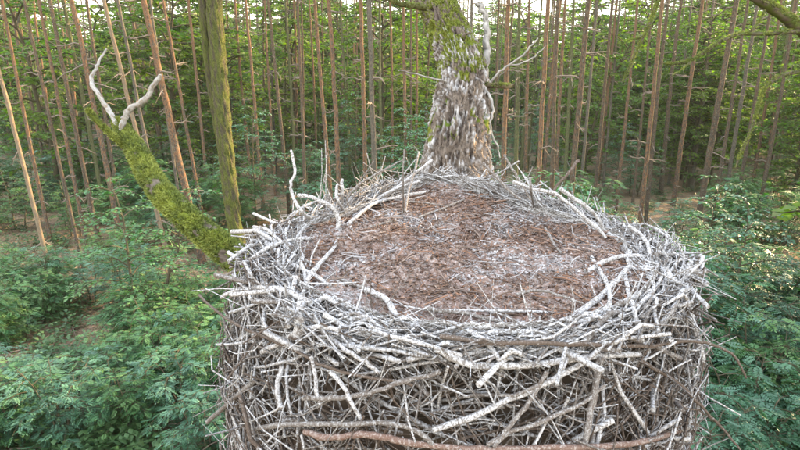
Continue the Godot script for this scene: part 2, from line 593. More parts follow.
# ------------------------------------------------------------------ pines
func make_pines() -> void:
	var wood := plain(0.95, 0.2)
	var needles := leafy(Color(0.2, 0.3, 0.08), 0.6)
	var lich := Color(0.15, 0.155, 0.11)
	var rust := bark_material(Color(0.088, 0.066, 0.05), Color(0.175, 0.1, 0.057), lich, 41, 0.16)
	var brown := bark_material(Color(0.078, 0.061, 0.046), Color(0.125, 0.083, 0.053), lich, 42, 0.3)
	var grey := bark_material(Color(0.1, 0.087, 0.07), Color(0.135, 0.108, 0.08), lich, 43, 0.45)
	var olive := bark_material(Color(0.085, 0.09, 0.042), Color(0.11, 0.1, 0.052), Color(0.12, 0.145, 0.06), 44, 0.4)
	var tan_ := bark_material(Color(0.2, 0.15, 0.1), Color(0.23, 0.16, 0.1), lich, 45, 0.4)
	var bark := {"r": rust, "b": brown, "g": grey, "o": olive, "t": tan_}
	var near: Array[Node3D] = []
	for k in 5: near.append(grow_pine(100 + k, rust, wood, needles, 17, true))
	var far: Array[Node3D] = []
	for k in 4: far.append(grow_pine(200 + k, brown, wood, needles, 7, false))
	# stems one can follow: [x at the top edge, x lower down, that height, width there, bark, what it is, foot seen there]
	var seen := [
		[3, 20, 253, 5.5, "r", "slim rust-brown pine hugging the left edge of the picture", true],
		[9, 27, 200, 5, "b", "second pine from the left edge, pale streaked stem", true],
		[25, 53, 287, 5.5, "b", "thin brown pine third from the left edge, foot among low shrubs", true],
		[39, 59, 262, 6, "r", "slim reddish pine fourth from the left edge", true],
		[50, 72, 252, 6.5, "b", "brown pine close right of the fourth from the left", true],
		[62, 82, 222, 6, "o", "greenish pine stem between two rust ones on the left", true],
		[72, 100, 287, 8.5, "r", "sturdy rust-red pine standing clear on the left slope", true],
		[87, 100, 225, 5, "b", "dim brown pine behind the bleached dead branch", true],
		[104, 153, 316, 7, "t", "pale tan leaning pine crossing just left of the mossy limb", true],
		[115, 123, 110, 4, "b", "thin pine between the two bleached dead branches", false],
		[128, 148, 150, 4, "b", "thin dark pine seen behind the right bleached branch", false],
		[145, 184, 277, 11, "r", "thickest rust-red pine on the left, behind the mossy limb", true],
		[163, 178, 140, 5, "r", "slim reddish pine just right of the thickest left one", false],
		[188, 193, 160, 5, "r", "orange pine left of the thick green mossy trunk", false],
		[235, 239, 120, 4.5, "r", "thin orange pine just right of the green mossy trunk", false],
		[245, 251, 170, 5, "r", "rusty pine second to the right of green mossy trunk", false],
		[268, 279, 190, 5.5, "b", "brown pine above the nest's upstanding curved twig", false],
		[285, 288, 180, 4.5, "o", "dark olive pine stem left of centre", false],
		[297, 298, 200, 5.5, "b", "straight brown pine above the nest's left rim", false],
		[315, 325, 180, 6, "r", "rust pine left of the brightest orange stem", false],
		[328, 334, 190, 7.5, "r", "bright orange pine standing left of the nest trunk", false],
		[340, 347, 170, 4, "o", "thin olive pine right of the bright orange stem", false],
		[362, 365, 205, 7, "r", "orange half of the close pair of pines left of nest trunk", false],
		[370, 375, 205, 9, "g", "thick grey half of the close pair of pines left of nest trunk", false],
		[380, 381, 190, 4.5, "o", "olive pine just right of the close pair", false],
		[390, 391, 180, 4.5, "r", "slim orange pine midway between close pair and nest trunk", false],
		[403, 406, 170, 5.5, "r", "orange-brown pine nearly touching the nest trunk's left side", false],
		[411, 412, 170, 4, "b", "thin brown pine at the left flank of the nest trunk", false],
		[472, 474, 150, 5.5, "g", "grey pine peeping out behind the nest trunk's top", false],
		[499, 500, 170, 4, "b", "thin brown pine right of the dead grey branch", false],
		[508, 509, 190, 8, "r", "broad orange pine first clear to the right of nest trunk", false],
		[520, 524, 190, 6.5, "o", "smooth olive pine right of the broad orange one", false],
		[530, 534, 180, 5, "r", "thin orange pine right of the smooth olive one", false],
		[549, 548, 195, 8, "r", "orange pine above the nest's back right rim", false],
		[559, 563, 190, 7, "b", "brown pine, left of a close trio on right of centre", false],
		[566, 567, 180, 5, "r", "reddish middle pine of the close trio right of centre", false],
		[574, 575, 180, 5.5, "o", "olive right-hand pine of the close trio right of centre", false],
		[588, 583, 190, 9, "b", "thick brown pine above the nest's right shoulder", false],
		[597, 593, 170, 5, "g", "grey slender pine close right of the thick brown one", false],
		[613, 609, 175, 5.5, "b", "brown pine left of the tall blue-green sapling", false],
		[620, 617, 165, 4, "g", "thin grey pine above the tall blue-green sapling", false],
		[638, 633, 175, 5, "r", "orange pine above and right of tall blue-green sapling", false],
		[652, 650, 160, 4, "b", "thin brown pine left of an orange pair on right", false],
		[662, 659, 192, 7, "r", "orange left one of a close pair of pines on right", false],
		[669, 666, 205, 6, "b", "brown right one of a close pair of pines on right", false],
		[681, 679, 200, 8, "b", "thick dark brown pine with its foot clear of shrubs", true],
		[692, 687, 165, 4, "g", "thin grey pine left of the bright orange clearing pine", false],
		[703, 693, 212, 6.5, "r", "bright orange pine at the brown clearing on the right", true],
		[714, 711, 196, 5, "g", "leaning dark pine inside the brown clearing on the right", true],
		[737, 721, 247, 9, "b", "thickest pine on the right, behind the shrubs", true],
		[748, 737, 232, 5.5, "b", "slim brown pine right of the thickest right-hand one", true],
		[758, 747, 222, 6, "g", "grey-brown pine under the arching mossy twig on right", true],
		[772, 762, 190, 5, "b", "brown pine below the mossy limb at top right", false],
		[782, 775, 208, 5, "r", "thin orange pine near the right edge", true],
		[796, 787, 190, 5.5, "b", "brown pine nearest the right edge of the picture", false],
	]
	rng.seed = 300
	var k0 := 0
	for s in seen:
		var depth: float
		var across: float
		if s[6]:
			var d := at(s[1], s[2], 1.0) - EYE
			depth = -EYE.y / d.y
			across = s[3] / FOCAL * depth
		else:
			across = rng.randf_range(0.19, 0.24)
			depth = across * FOCAL / s[3]
		depth = minf(depth, 34.0)
		var o := stand_pine(near[k0 % 5], s[0], s[1], s[2], depth, clampf(across, 0.12, 0.34), bark[s[4]])
		tag(o, s[5], "pine tree", "pines one can follow from top to foot")
		k0 += 1
	# dark thin stems at the left, yellow leaning one at the lower left edge
	for s in [[-22, 14, 290, 13.0, 0.15, "t", "yellowish leaning pine cut off by the left edge, low down"], [118, 144, 250, 19.0, 0.2, "g", "dark shaded pine under the mossy limb, left one"], [150, 166, 250, 19.5, 0.15, "g", "dark shaded pine under the mossy limb, right one"]]:
		var o := stand_pine(near[k0 % 5], s[0], s[1], s[2], s[3], s[4], bark[s[5]])
		tag(o, s[6], "pine tree", "pines one can follow from top to foot")
		k0 += 1
	# the wood goes on behind
	var zones := ["far slim pine left of the green mossy tree", "far slim pine between green tree and nest trunk", "far slim pine just right of nest trunk", "far slim pine on the right"]
	var pick := [brown, rust, grey, olive, brown, rust]
	var n := 0
	while n < 205:
		var d := 27.0 + pow(rng.randf(), 0.9) * 55.0
		var x := rng.randf_range(-30, 830)
		var p := at(x, 90, d)
		if absf(p.x) > 90: continue
		var o: Node3D = far[n % 4].duplicate()
		o.name = numbered("pine_tree")
		add_child(o)
		var wide := rng.randf_range(0.11, 0.18) / 0.2
		o.transform = Transform3D(Basis.from_euler(Vector3(rng.randf_range(-0.03, 0.03), rng.randf() * TAU, rng.randf_range(-0.03, 0.03))).scaled_local(Vector3(wide, rng.randf_range(0.9, 1.1), wide)), Vector3(p.x, ground(p.x, p.z), p.z))
		(o.get_node("trunk") as MeshInstance3D).set_surface_override_material(0, pick[rng.randi() % 6])
		var zone := 0 if x < 215 else 1 if x < 450 else 2 if x < 600 else 3
		crowd(o, zones[zone], "pine tree", ["far pines on the left", "far pines left of centre", "far pines right of centre", "far pines on the right"][zone])
		n += 1
	for o in near + far: o.free()

# ------------------------------------------------------------------ shrubs, saplings and broadleaf trees
func make_understorey() -> void:
	var wood := plain(0.9, 0.3)
	var l_blue := leafy(Color(0.5, 0.8, 0.42), 0.42)
	var l_green := leafy(Color(0.5, 0.8, 0.2), 0.5)
	var l_far := leafy(Color(0.85, 1.0, 0.25), 0.55)
	var green := [Color(0.085, 0.195, 0.072), Color(0.075, 0.18, 0.075), Color(0.11, 0.21, 0.07)]
	var bluish := [Color(0.09, 0.195, 0.115), Color(0.1, 0.21, 0.135), Color(0.08, 0.18, 0.098)]
	var lime := [Color(0.14, 0.21, 0.04), Color(0.1, 0.185, 0.04), Color(0.17, 0.225, 0.045)]
	var rowans: Array[Node3D] = []
	for k in 3: rowans.append(plant("shrub", grow(400 + k, 2.0, 5, 0.42, 12, 0, 0.185, green), wood, l_green, "stem"))
	for k in 2: rowans.append(plant("shrub", grow(410 + k, 2.0, 4, 0.42, 13, 0, 0.18, bluish), wood, l_blue, "stem"))
	var saps: Array[Node3D] = []
	for k in 3: saps.append(plant("sapling", grow(420 + k, 4.0, 1, 0.34, 30, 1, 0.09, bluish, 0.1), wood, l_blue, "stem"))
	for k in 2: saps.append(plant("sapling", grow(430 + k, 4.0, 2, 0.3, 20, 1, 0.085, green, 0.1), wood, l_green, "stem"))
	var trees: Array[Node3D] = []
	for k in 4: trees.append(plant("tree", grow(440 + k, 11.0, 1 + k % 2, 0.26, 70 - 28 * (k % 2), 1, 0.19, lime, 0.1), wood, l_far, "trunk"))
	# the nearest ones, each told apart: [x, z, height, kind (0-4 shrub, 5-9 sapling), label]
	var seen := [
		[-4.1, -9.2, 1.5, 0, "feathery green shrub at the lower left, nearest the left bottom corner"],
		[-2.9, -8.6, 1.6, 1, "feathery green shrub at the bottom, next right of the corner one"],
		[-1.9, -7.9, 1.7, 3, "blue-green shrub at the bottom, tucked against the nest's left side"],
		[-5.6, -11.2, 1.8, 2, "green shrub on the left edge, half way down"],
		[-3.9, -11.6, 1.7, 0, "broad green shrub in the middle of the left thicket"],
		[-2.3, -10.6, 1.9, 4, "blue-green shrub below the mossy limb, beside the nest sticks"],
		[-1.5, -12.5, 1.9, 1, "shrub behind the mossy limb's root, left of the nest"],
		[-6.9, -13.4, 1.9, 3, "blue-green shrub around the foot of the left-edge pines"],
		[-3.2, -13.8, 1.5, 2, "low green shrub between the rust pine and leaning tan pine"],
		[-5.4, -11.4, 4.4, 8, "leafy green sapling behind the fork of bleached branches on the left"],
		[3.05, -10.6, 3.9, 5, "tall blue-green sapling rising just right of the nest rim"],
		[4.3, -11.6, 3.3, 6, "blue-green sapling next right of the tall one"],
		[3.5, -8.4, 2.6, 3, "blue-green shrub below the tall sapling, beside the nest sticks"],
		[4.9, -9.4, 3.2, 4, "wide blue-green shrub in the middle of the right thicket"],
		[6.5, -10.2, 3.6, 7, "blue-green sapling at the right edge, half way down"],
		[7.2, -12.6, 3.6, 5, "blue-green sapling on the right edge, below the thin orange pine"],
		[5.6, -8.0, 2.5, 2, "green shrub at the right edge above the bottom corner"],
		[3.9, -6.5, 2.2, 4, "feathery pale shrub at the lower right corner"],
		[2.7, -6.9, 1.7, 1, "dark green shrub at the bottom, tucked against the nest's right side"],
		[4.9, -6.9, 2.3, 3, "blue-green shrub filling the right bottom corner"],
	]
	rng.seed = 500
	for s in seen:
		var kind: int = s[3]
		var proto: Node3D = rowans[kind] if kind < 5 else saps[kind - 5]
		var full := 2.0 if kind < 5 else 4.0
		var o := set_plant(proto, "leafy_shrub" if kind < 5 else "leafy_sapling", s[0], s[1], s[2] / full, rng.randf() * TAU)
		tag(o, s[4], "shrub" if kind < 5 else "sapling", "leafy undergrowth beside the nest")
	# more of the thicket
	var n := 0
	while n < 190:
		var left := n % 2 == 0
		var z := -rng.randf_range(7.0, 30.0) if n < 110 else -rng.randf_range(7.0, 14.0)
		var edge := -z * 0.78 + 0.8
		var x := rng.randf_range(-edge, -1.2) if left else rng.randf_range(1.6, edge)
		if left and z < -13.0 and z > -21.0 and x > -7.0 and rng.randf() < 0.8: continue
		if not left and z < -17.0 and x > 6.0 and x < 14.0 and rng.randf() < 0.8: continue
		var tall := rng.randf_range(0.7, 1.7) if left and z > -16.0 else rng.randf_range(1.2, 2.9)
		if not left and z > -14.0: tall = rng.randf_range(1.4, 2.8)
		var o := set_plant(rowans[rng.randi() % 5], "leafy_shrub", x, z, tall / 2.0, rng.randf() * TAU)
		crowd(o, "small leafy shrub left of the nest" if left else "small leafy shrub right of the nest", "shrub", "left thicket" if left else "right thicket")
		n += 1
	n = 0
	while n < 95:
		var d := rng.randf_range(18.0, 62.0)
		var x := rng.randf_range(-0.75, 0.75) * d
		if x < -2.0 and x > -7.5 and d < 22.0: continue
		if x > 0.3 * d and d < 30.0 and rng.randf() < 0.85: continue
		var o := set_plant(saps[rng.randi() % 5], "leafy_sapling", x, -d, rng.randf_range(0.5, 1.35), rng.randf() * TAU)
		var zone := 0 if x < -0.3 * d else 1 if x < 0.08 * d else 2
		crowd(o, ["bushy sapling among the left pines", "bushy sapling behind the nest's left half", "bushy sapling behind the nest's right half"][zone], "sapling", ["saplings among the left pines", "saplings behind the nest, left", "saplings behind the nest, right"][zone])
		n += 1
	n = 0
	while n < 235:
		var d := 26.0 + pow(rng.randf(), 0.7) * 100.0
		var x := rng.randf_range(-0.8, 0.8) * d
		var o := set_plant(trees[n % 4], "broadleaf_tree", x, -d, rng.randf_range(0.7, 1.2) * (1.0 if d < 60.0 else 1.6), rng.randf() * TAU)
		var zone := 0 if x < -0.25 * d else 1 if x < 0.1 * d else 2
		crowd(o, ["far light green tree on the left", "far light green tree behind the nest", "far light green tree on the right"][zone], "tree", ["far broadleaf trees, left", "far broadleaf trees, middle", "far broadleaf trees, right"][zone])
		n += 1
	# a stand of taller trees at the right, between the evening sun and the nest
	n = 0
	while n < 16:
		var d := rng.randf_range(42.0, 66.0)
		var x := d * rng.randf_range(0.4, 0.72)
		var o := set_plant(trees[n % 4], "broadleaf_tree", x, -d, rng.randf_range(1.1, 1.5), rng.randf() * TAU)
		crowd(o, "tall light green tree on the right", "tree", "tall broadleaf trees at the right")
		n += 1
	# unseen trees added beyond the right edge to shade the undergrowth and the nest
	n = 0
	var close := [Vector2(10.2, -8.0), Vector2(12.8, -8.6), Vector2(11.6, -6.4)]
	while n < 14:
		var x := rng.randf_range(12.5, 26.0)
		var z := -x * rng.randf_range(0.1, 1.02) + 1.0
		if n < 3:
			x = close[n].x; z = close[n].y
		var o := set_plant(trees[n % 4], "broadleaf_tree", x, z, rng.randf_range(0.9, 1.35), rng.randf() * TAU)
		crowd(o, "unseen leafy tree added beyond the right edge", "tree", "unseen trees added beyond the right edge")
		n += 1
	# the thick green-barked tree left of the nest
	var sh := Shape.new()
	var foot := at(249, 260, 10.5); foot.y = 0
	var o2 := thing("broadleaf_tree", foot)
	var pth := PackedVector3Array()
	var rad := PackedFloat32Array()
	for s in [[249.0, 300.0, 0.16], [243.0, 262.0, 0.155], [236.0, 230.0, 0.16], [229.0, 180.0, 0.165], [223.0, 120.0, 0.17], [218.0, 60.0, 0.175], [214.0, 0.0, 0.17], [211.0, -60.0, 0.165]]:
		pth.append(at(s[0], s[1], 10.5) - foot); rad.append(s[2])
	pth.insert(0, Vector3(0.1, -0.1, 0.6)); rad.insert(0, 0.28)
	pth.insert(1, Vector3(0.08, 0.6, 0.5)); rad.insert(1, 0.2)
	for k in 5:
		pth.append(pth[pth.size() - 1] + Vector3(-0.08, 1.2, 0.05)); rad.append(0.155 - 0.025 * k)
	for k in rad.size(): rad[k] *= 0.82
	var mossy := func(_q: Vector3, e: float, f: float) -> Color:
		return Color(0.075, 0.088, 0.026).lerp(Color(0.11, 0.12, 0.035), clampf(0.5 + f * 2.0, 0, 1)) if e + f > -0.12 else Color(0.09, 0.075, 0.05)
	sh = rough_limb(smooth_path(pth, 14), smooth_radii(rad, 14), 40, 0.03, 0.4, mossy)
	var rind := furrowed(67, 26.0, 12.0, 3.0)
	part("trunk", sh.mesh(rind), o2)
	var sh2 := Shape.new()
	var p2 := PackedVector3Array()
	for s in [[236.0, 232.0], [224.0, 160.0], [212.0, 90.0], [206.0, 40.0], [203.0, 0.0], [200.0, -60.0]]: p2.append(at(s[0], s[1], 10.62) - foot)
	for k in 4: p2.append(p2[p2.size() - 1] + Vector3(-0.2, 1.1, -0.1))
	sh2 = rough_limb(smooth_path(p2, 12), smooth_radii(PackedFloat32Array([0.08, 0.08, 0.08, 0.078, 0.074, 0.07, 0.06, 0.05, 0.04, 0.03]), 12), 28, 0.02, 0.4, mossy)
	part("side_stem", sh2.mesh(rind), o2)
	var top := Node3D.new()
	var g := grow(470, 5.0, 1, 0.4, 30, 1, 0.16, lime, 0.05)
	var cr := part("crown", g[1].mesh(l_far), o2)
	cr.position = pth[pth.size() - 1] - Vector3(0, 1.0, 0)
	var lb := part("limbs", g[0].mesh(wood), cr)
	lb.position = Vector3.ZERO
	top.free()
	tag(o2, "thick green mossy-barked twin-stemmed tree left of the nest, before the pines", "tree")
	for o in rowans + saps + trees: o.free()

# ------------------------------------------------------------------ the oak that carries the nest
# a limb with uneven bark and a coat of moss: colours by patches of matter
func rough_limb(p: PackedVector3Array, r: PackedFloat32Array, sides: int, amp: float, grain: float, tint: Callable) -> Shape:
	var sh := Shape.new()
	sh.tube(p, r, sides, Color.WHITE, 1.0, true)
	var w := sides + 1
	for k in p.size() * w:
		var o := sh.n[k]
		var j := k % w
		var q := sh.v[(k - j) if j == sides else k]
		# bark runs along the limb: noise in the limb's own round
		var ang := TAU * sh.t[(k - j) if j == sides else k].x
		var run := sh.t[k].y
		var rad := r[k / w] * grain
		var e := coarse.get_noise_3d(cos(ang) * rad * 2600.0, sin(ang) * rad * 2600.0, run * 520.0 * grain)
		var f := fine.get_noise_3d(cos(ang) * rad * 800.0, sin(ang) * rad * 800.0, run * 150.0 * grain)
		sh.v[k] += sh.n[(k - j) if j == sides else k] * amp * (f * 0.8 + (0.5 - absf(e) * 2.2))
		sh.c[k] = tint.call(q, e, f)
	var keep := sh.n.duplicate()
	sh.smooth()
	for k in p.size():   # one normal along the seam
		var s := (sh.n[k * w] + sh.n[k * w + sides]).normalized()
		sh.n[k * w] = s; sh.n[k * w + sides] = s
	for k in range(p.size() * w, sh.v.size()):
		sh.n[k] = keep[k]
		sh.c[k] = sh.c[0] if k < p.size() * w + sides + 1 else sh.c[p.size() * w - 2]
	return sh

func moss_on(p: PackedVector3Array, r: PackedFloat32Array, count: int, from: float, to: float, upward: float, length: float, seeds: int, bare := -0.36, foot_of_moss := Vector3.ZERO) -> Shape:
	rng.seed = seeds
	var sh := Shape.new()
	var m := p.size() - 1
	var n := 0
	while n < count:
		var f := rng.randf_range(from, to) * m
		var k := mini(int(f), m - 1)
		var q := p[k].lerp(p[k + 1], f - k)
		var tn := (p[k + 1] - p[k]).normalized()
		var o := jitter(1.0)
		o = (o - tn * o.dot(tn)).normalized()
		if o.y < upward + rng.randf_range(-0.3, 0.3): continue
		var root := q + o * lerpf(r[k], r[k + 1], f - k)
		var patch := coarse.get_noise_3dv((root + foot_of_moss) * 900.0)
		if patch < bare: continue
		var col := Color(0.27, 0.3, 0.06).lerp(Color(0.12, 0.155, 0.035), clampf(0.5 - patch * 1.5 + rng.randf_range(-0.3, 0.3), 0, 1))
		for e in 3:
			var d := (o * 0.9 + jitter(0.75)).normalized()
			sh.leaf(root - o * 0.003, d, d.cross(jitter(1)).normalized(), length * rng.randf_range(0.6, 1.4), length * 0.32, col * rng.randf_range(0.8, 1.25))
		n += 1
	return sh

func make_oak() -> void:
	rng.seed = 600
	var mat := plain(0.95, 0.2)
	var moss_mat := leafy(Color(0.3, 0.35, 0.05), 0.8)
	var foot := Vector3(0.3, 0, -2.8)
	var oak := thing("oak_tree", foot)
	tag(oak, "whitewashed mossy oak trunk rising behind the nest, mossy limb reaching left", "oak tree")
	# trunk
	var pts := PackedVector3Array([Vector3(0.3, -0.1, -2.8), Vector3(0.3, 0.5, -2.78), Vector3(0.28, 1.6, -2.72), Vector3(0.26, 3.0, -2.62), Vector3(0.24, 4.2, -2.5)])
	var rr := PackedFloat32Array([0.36, 0.26, 0.22, 0.2, 0.185])
	for s in [[455.0, 262.0, 2.44, 0.2], [455.0, 238.0, 2.43, 0.2], [455.0, 215.0, 2.42, 0.195], [455.0, 188.0, 2.45, 0.17], [457.0, 150.0, 2.5, 0.137], [461.0, 112.0, 2.6, 0.128], [462.0, 70.0, 2.72, 0.11], [449.0, 33.0, 2.9, 0.098], [435.0, 0.0, 3.1, 0.092], [414.0, -45.0, 3.35, 0.088]]:
		pts.append(at(s[0], s[1], s[2])); rr.append(s[3])
	var last := pts[pts.size() - 1]
	for s in [Vector3(-0.15, 0.7, -0.35), Vector3(-0.2, 1.8, -0.6), Vector3(-0.1, 3.2, -0.9), Vector3(0.1, 4.6, -1.1)]:
		pts.append(last + s); rr.append(0.085 - 0.015 * (pts.size() - 16))
	for k in pts.size(): pts[k] -= foot
	var p := smooth_path(pts, 24)
	var r := smooth_radii(rr, 24)
	var white_top := at(450, 30, 2.86).y - foot.y
	var bark := rough_limb(p, r, 200, 0.02, 1.0, func(q: Vector3, e: float, f: float) -> Color:
		var w := q + foot
		var c := Color(0.1, 0.077, 0.06).lerp(Color(0.2, 0.16, 0.125), clampf(0.5 + e * 1.6, 0, 1))
		var g := coarse.get_noise_3d(w.x * 900.0, w.y * 700.0, w.z * 900.0)
		var s := 0.5 * coarse.get_noise_3d(w.x * 700.0 + 77.0, w.y * 300.0, w.z * 700.0) + 0.7 * f + 0.3 * fine.get_noise_3d(w.x * 900.0, w.y * 300.0, w.z * 900.0)
		if w.y > 4.6 and w.y < white_top and s > 0.12: c = Color(0.48, 0.46, 0.44).lerp(c, clampf(0.9 - (s - 0.12) * 2.6, 0, 0.9))
		var mossy := g + (0.22 if w.y > white_top - 0.2 else -0.2)
		if mossy > 0.12 and s < 0.2: c = Color(0.1, 0.13, 0.02).lerp(Color(0.16, 0.17, 0.03), clampf(0.5 + e * 2.0, 0, 1))
		return c)
	var grain := furrowed(66, 34.0, 16.0, 2.5)
	part("trunk", bark.mesh(grain), oak)
	# moss on the upper trunk
	var vis := 24 * 10
	var mp := p.slice(vis, 24 * 15)
	var mr := r.slice(vis, 24 * 15)
	var tr_moss := part("moss", moss_on(mp, mr, 5200, 0.15, 1.0, -0.9, 0.015, 601, 0.0, foot).mesh(moss_mat), oak.get_node("trunk"))
	tr_moss.set_meta("kind", "stuff")
	# the big mossy limb reaching left from under the nest
	var lp := PackedVector3Array([Vector3(0.22, 4.15, -2.48), Vector3(-0.1, 4.42, -2.25), Vector3(-0.36, 4.72, -2.05)])
	var lr := PackedFloat32Array([0.085, 0.07, 0.06])
	for s in [[266.0, 280.0, 1.95, 0.047], [246.0, 265.0, 1.98, 0.046], [224.0, 249.0, 2.02, 0.046], [198.0, 228.0, 2.08, 0.045], [171.0, 203.0, 2.17, 0.044], [152.0, 180.0, 2.28, 0.043], [137.0, 152.0, 2.4, 0.04], [123.0, 130.0, 2.5, 0.026], [116.5, 121.0, 2.52, 0.014]]:
		lp.append(at(s[0], s[1], s[2])); lr.append(s[3])
	for k in lp.size(): lp[k] -= foot
	var p2 := smooth_path(lp, 14)
	var r2 := smooth_radii(lr, 14)
	var limb := part("limb", rough_limb(p2, r2, 40, 0.009, 1.3, func(q: Vector3, e: float, f: float) -> Color:
		var g := coarse.get_noise_3dv(q * 900.0)
		if g < -0.36: return Color(0.11, 0.09, 0.07) * (1.0 + f)
		return Color(0.075, 0.1, 0.016).lerp(Color(0.14, 0.16, 0.025), clampf(0.5 + e * 2.0, 0, 1))).mesh(mat), oak)
	limb.set_meta("label", "moss-covered limb reaching left from the nest")
	var lm := part("moss", moss_on(p2, r2, 9000, 0.2, 1.0, -0.55, 0.014, 602).mesh(moss_mat), limb)
	lm.set_meta("kind", "stuff")
	# bleached dead branches at its end
	var pale := speckled(Color(0.3, 0.27, 0.23), Color(0.42, 0.39, 0.35), Color(0.5, 0.48, 0.44), 0.1, 62, 9.0)
	for b in [
		[[119.0, 130.0, 2.48, 3.4], [115.0, 121.0, 2.5, 3.2], [109.0, 110.0, 2.53, 3.0], [100.0, 97.0, 2.56, 2.8], [93.5, 87.0, 2.59, 2.6], [91.5, 77.0, 2.62, 2.3], [95.0, 70.0, 2.64, 2.0], [99.0, 62.0, 2.66, 1.8], [106.0, 49.0, 2.7, 1.0]],
		[[121.0, 131.0, 2.46, 3.8], [124.0, 120.0, 2.45, 3.8], [129.0, 110.0, 2.44, 3.9], [138.0, 104.0, 2.43, 3.8], [147.0, 98.0, 2.41, 3.6], [152.0, 89.0, 2.4, 3.4], [155.0, 83.0, 2.39, 3.1], [160.5, 75.0, 2.38, 2.4]],
		[[121.0, 118.0, 2.5, 1.0], [128.0, 115.0, 2.5, 0.8], [131.0, 111.0, 2.5, 0.5]],
	]:
		var bp := PackedVector3Array()
		var br := PackedFloat32Array()
		for s in b:
			bp.append(at(s[0], s[1], s[2]) - foot); br.append(s[3] / FOCAL * s[2])
		var q := smooth_path(bp, 4)
		for k in range(1, q.size()): q[k] += jitter(0.0025)
		var qr := smooth_radii(br, 4)
		for k in qr.size(): qr[k] *= rng.randf_range(0.66, 0.8)
		var sh := Shape.new()
		sh = rough_limb(smooth_path(q, 3), smooth_radii(qr, 3), 14, 0.003, 2.5, func(_q: Vector3, e: float, f: float) -> Color: return Color.WHITE * (0.85 + f * 0.5) if e + f < 0.3 else Color(0.6, 0.52, 0.42))
		var o := part("dead_branch", sh.mesh(pale), oak)
		o.set_meta("label", "bleached bare branch at the mossy limb's end")
	# mossy broken spur below them
	var sp := smooth_path(PackedVector3Array([at(128, 150, 2.42) - foot, at(115, 138, 2.4) - foot, at(102, 126, 2.39) - foot, at(91, 114, 2.38) - foot, at(87, 108, 2.38) - foot]), 8)
	var sr := smooth_radii(PackedFloat32Array([0.014, 0.013, 0.012, 0.011, 0.005]), 8)
	var spur := part("broken_spur", rough_limb(sp, sr, 16, 0.004, 2.0, func(_q: Vector3, _e: float, f: float) -> Color: return Color(0.085, 0.1, 0.02) * (1.0 + f)).mesh(mat), oak)
	part("moss", moss_on(sp, sr, 500, 0.0, 0.9, -0.4, 0.011, 603).mesh(moss_mat), spur).set_meta("kind", "stuff")
	# stubs, twigs and the grey dead branch on the trunk: [name, points (x, y, distance, radius in px), colour, moss]
	var grey := Color(0.3, 0.28, 0.25)
	for b in [
		["broken_stub", [[474.0, 84.0, 2.64, 4.0], [490.0, 86.0, 2.6, 2.9], [502.0, 85.5, 2.57, 2.5], [513.0, 86.5, 2.55, 2.1]], Color(0.14, 0.11, 0.07), 240],
		["dead_branch", [[480.0, 88.0, 2.72, 4.0], [484.0, 72.0, 2.78, 3.8], [486.5, 50.0, 2.82, 3.6], [487.0, 28.0, 2.84, 3.2], [482.0, 10.0, 2.86, 2.4], [477.0, 4.0, 2.87, 1.4]], grey, 0],
		["twig", [[488.0, 86.0, 2.6, 1.3], [497.0, 74.0, 2.58, 1.1], [508.0, 66.0, 2.56, 1.0], [520.0, 58.0, 2.54, 0.9], [530.0, 47.0, 2.53, 0.8], [538.0, 38.0, 2.52, 0.5]], grey, 0],
		["twig", [[508.0, 66.0, 2.56, 0.8], [520.0, 64.0, 2.55, 0.7], [535.0, 56.0, 2.54, 0.6], [546.0, 46.0, 2.53, 0.4]], grey, 0],
		["twig", [[485.0, 88.0, 2.58, 1.8], [490.0, 98.0, 2.54, 1.5], [493.0, 110.0, 2.52, 1.2], [490.0, 126.0, 2.5, 1.0], [497.0, 146.0, 2.48, 0.8], [500.0, 158.0, 2.47, 0.6]], grey, 0],
		["twig", [[458.0, 48.0, 2.75, 1.5], [462.0, 38.0, 2.7, 1.4], [470.0, 32.0, 2.66, 1.0]], Color(0.12, 0.1, 0.07), 0],
		["twig", [[447.0, 82.0, 2.55, 0.9], [430.0, 78.0, 2.52, 0.8], [412.0, 73.0, 2.5, 0.7], [398.0, 70.0, 2.48, 0.5]], grey, 0],
		["twig", [[466.0, 50.0, 2.72, 1.2], [474.0, 58.0, 2.66, 1.1], [480.0, 68.0, 2.62, 0.8]], grey, 0],
		["mossy_branch", [[436.0, 10.0, 3.0, 3.6], [418.0, 7.0, 2.95, 3.0], [404.0, 5.0, 2.92, 2.4], [390.0, 0.0, 2.9, 2.0], [376.0, -8.0, 2.88, 1.5], [356.0, -30.0, 2.86, 1.0]], Color(0.1, 0.1, 0.04), 420],
	]:
		var bp := PackedVector3Array()
		var br := PackedFloat32Array()
		for s in b[1]:
			bp.append(at(s[0], s[1], s[2]) - foot); br.append(s[3] / FOCAL * s[2])
		var q := smooth_path(bp, 4)
		for k in range(1, q.size()): q[k] += jitter(0.003 if b[0] != "dead_branch" else 0.006)
		var qr := smooth_radii(br, 4)
		var hue: Color = b[2]
		var sh := rough_limb(smooth_path(q, 3), smooth_radii(qr, 3), 12, 0.12 * qr[0], 2.5, func(_q: Vector3, e: float, f: float) -> Color: return hue * (0.9 + f * 0.8 + e * 0.6))
		var o := part(b[0], sh.mesh(mat), oak)
		if b[3] > 0: part("moss", moss_on(q, qr, b[3], 0.05, 0.88, -0.3, 0.011, 610 + b[3]).mesh(moss_mat), o).set_meta("kind", "stuff")
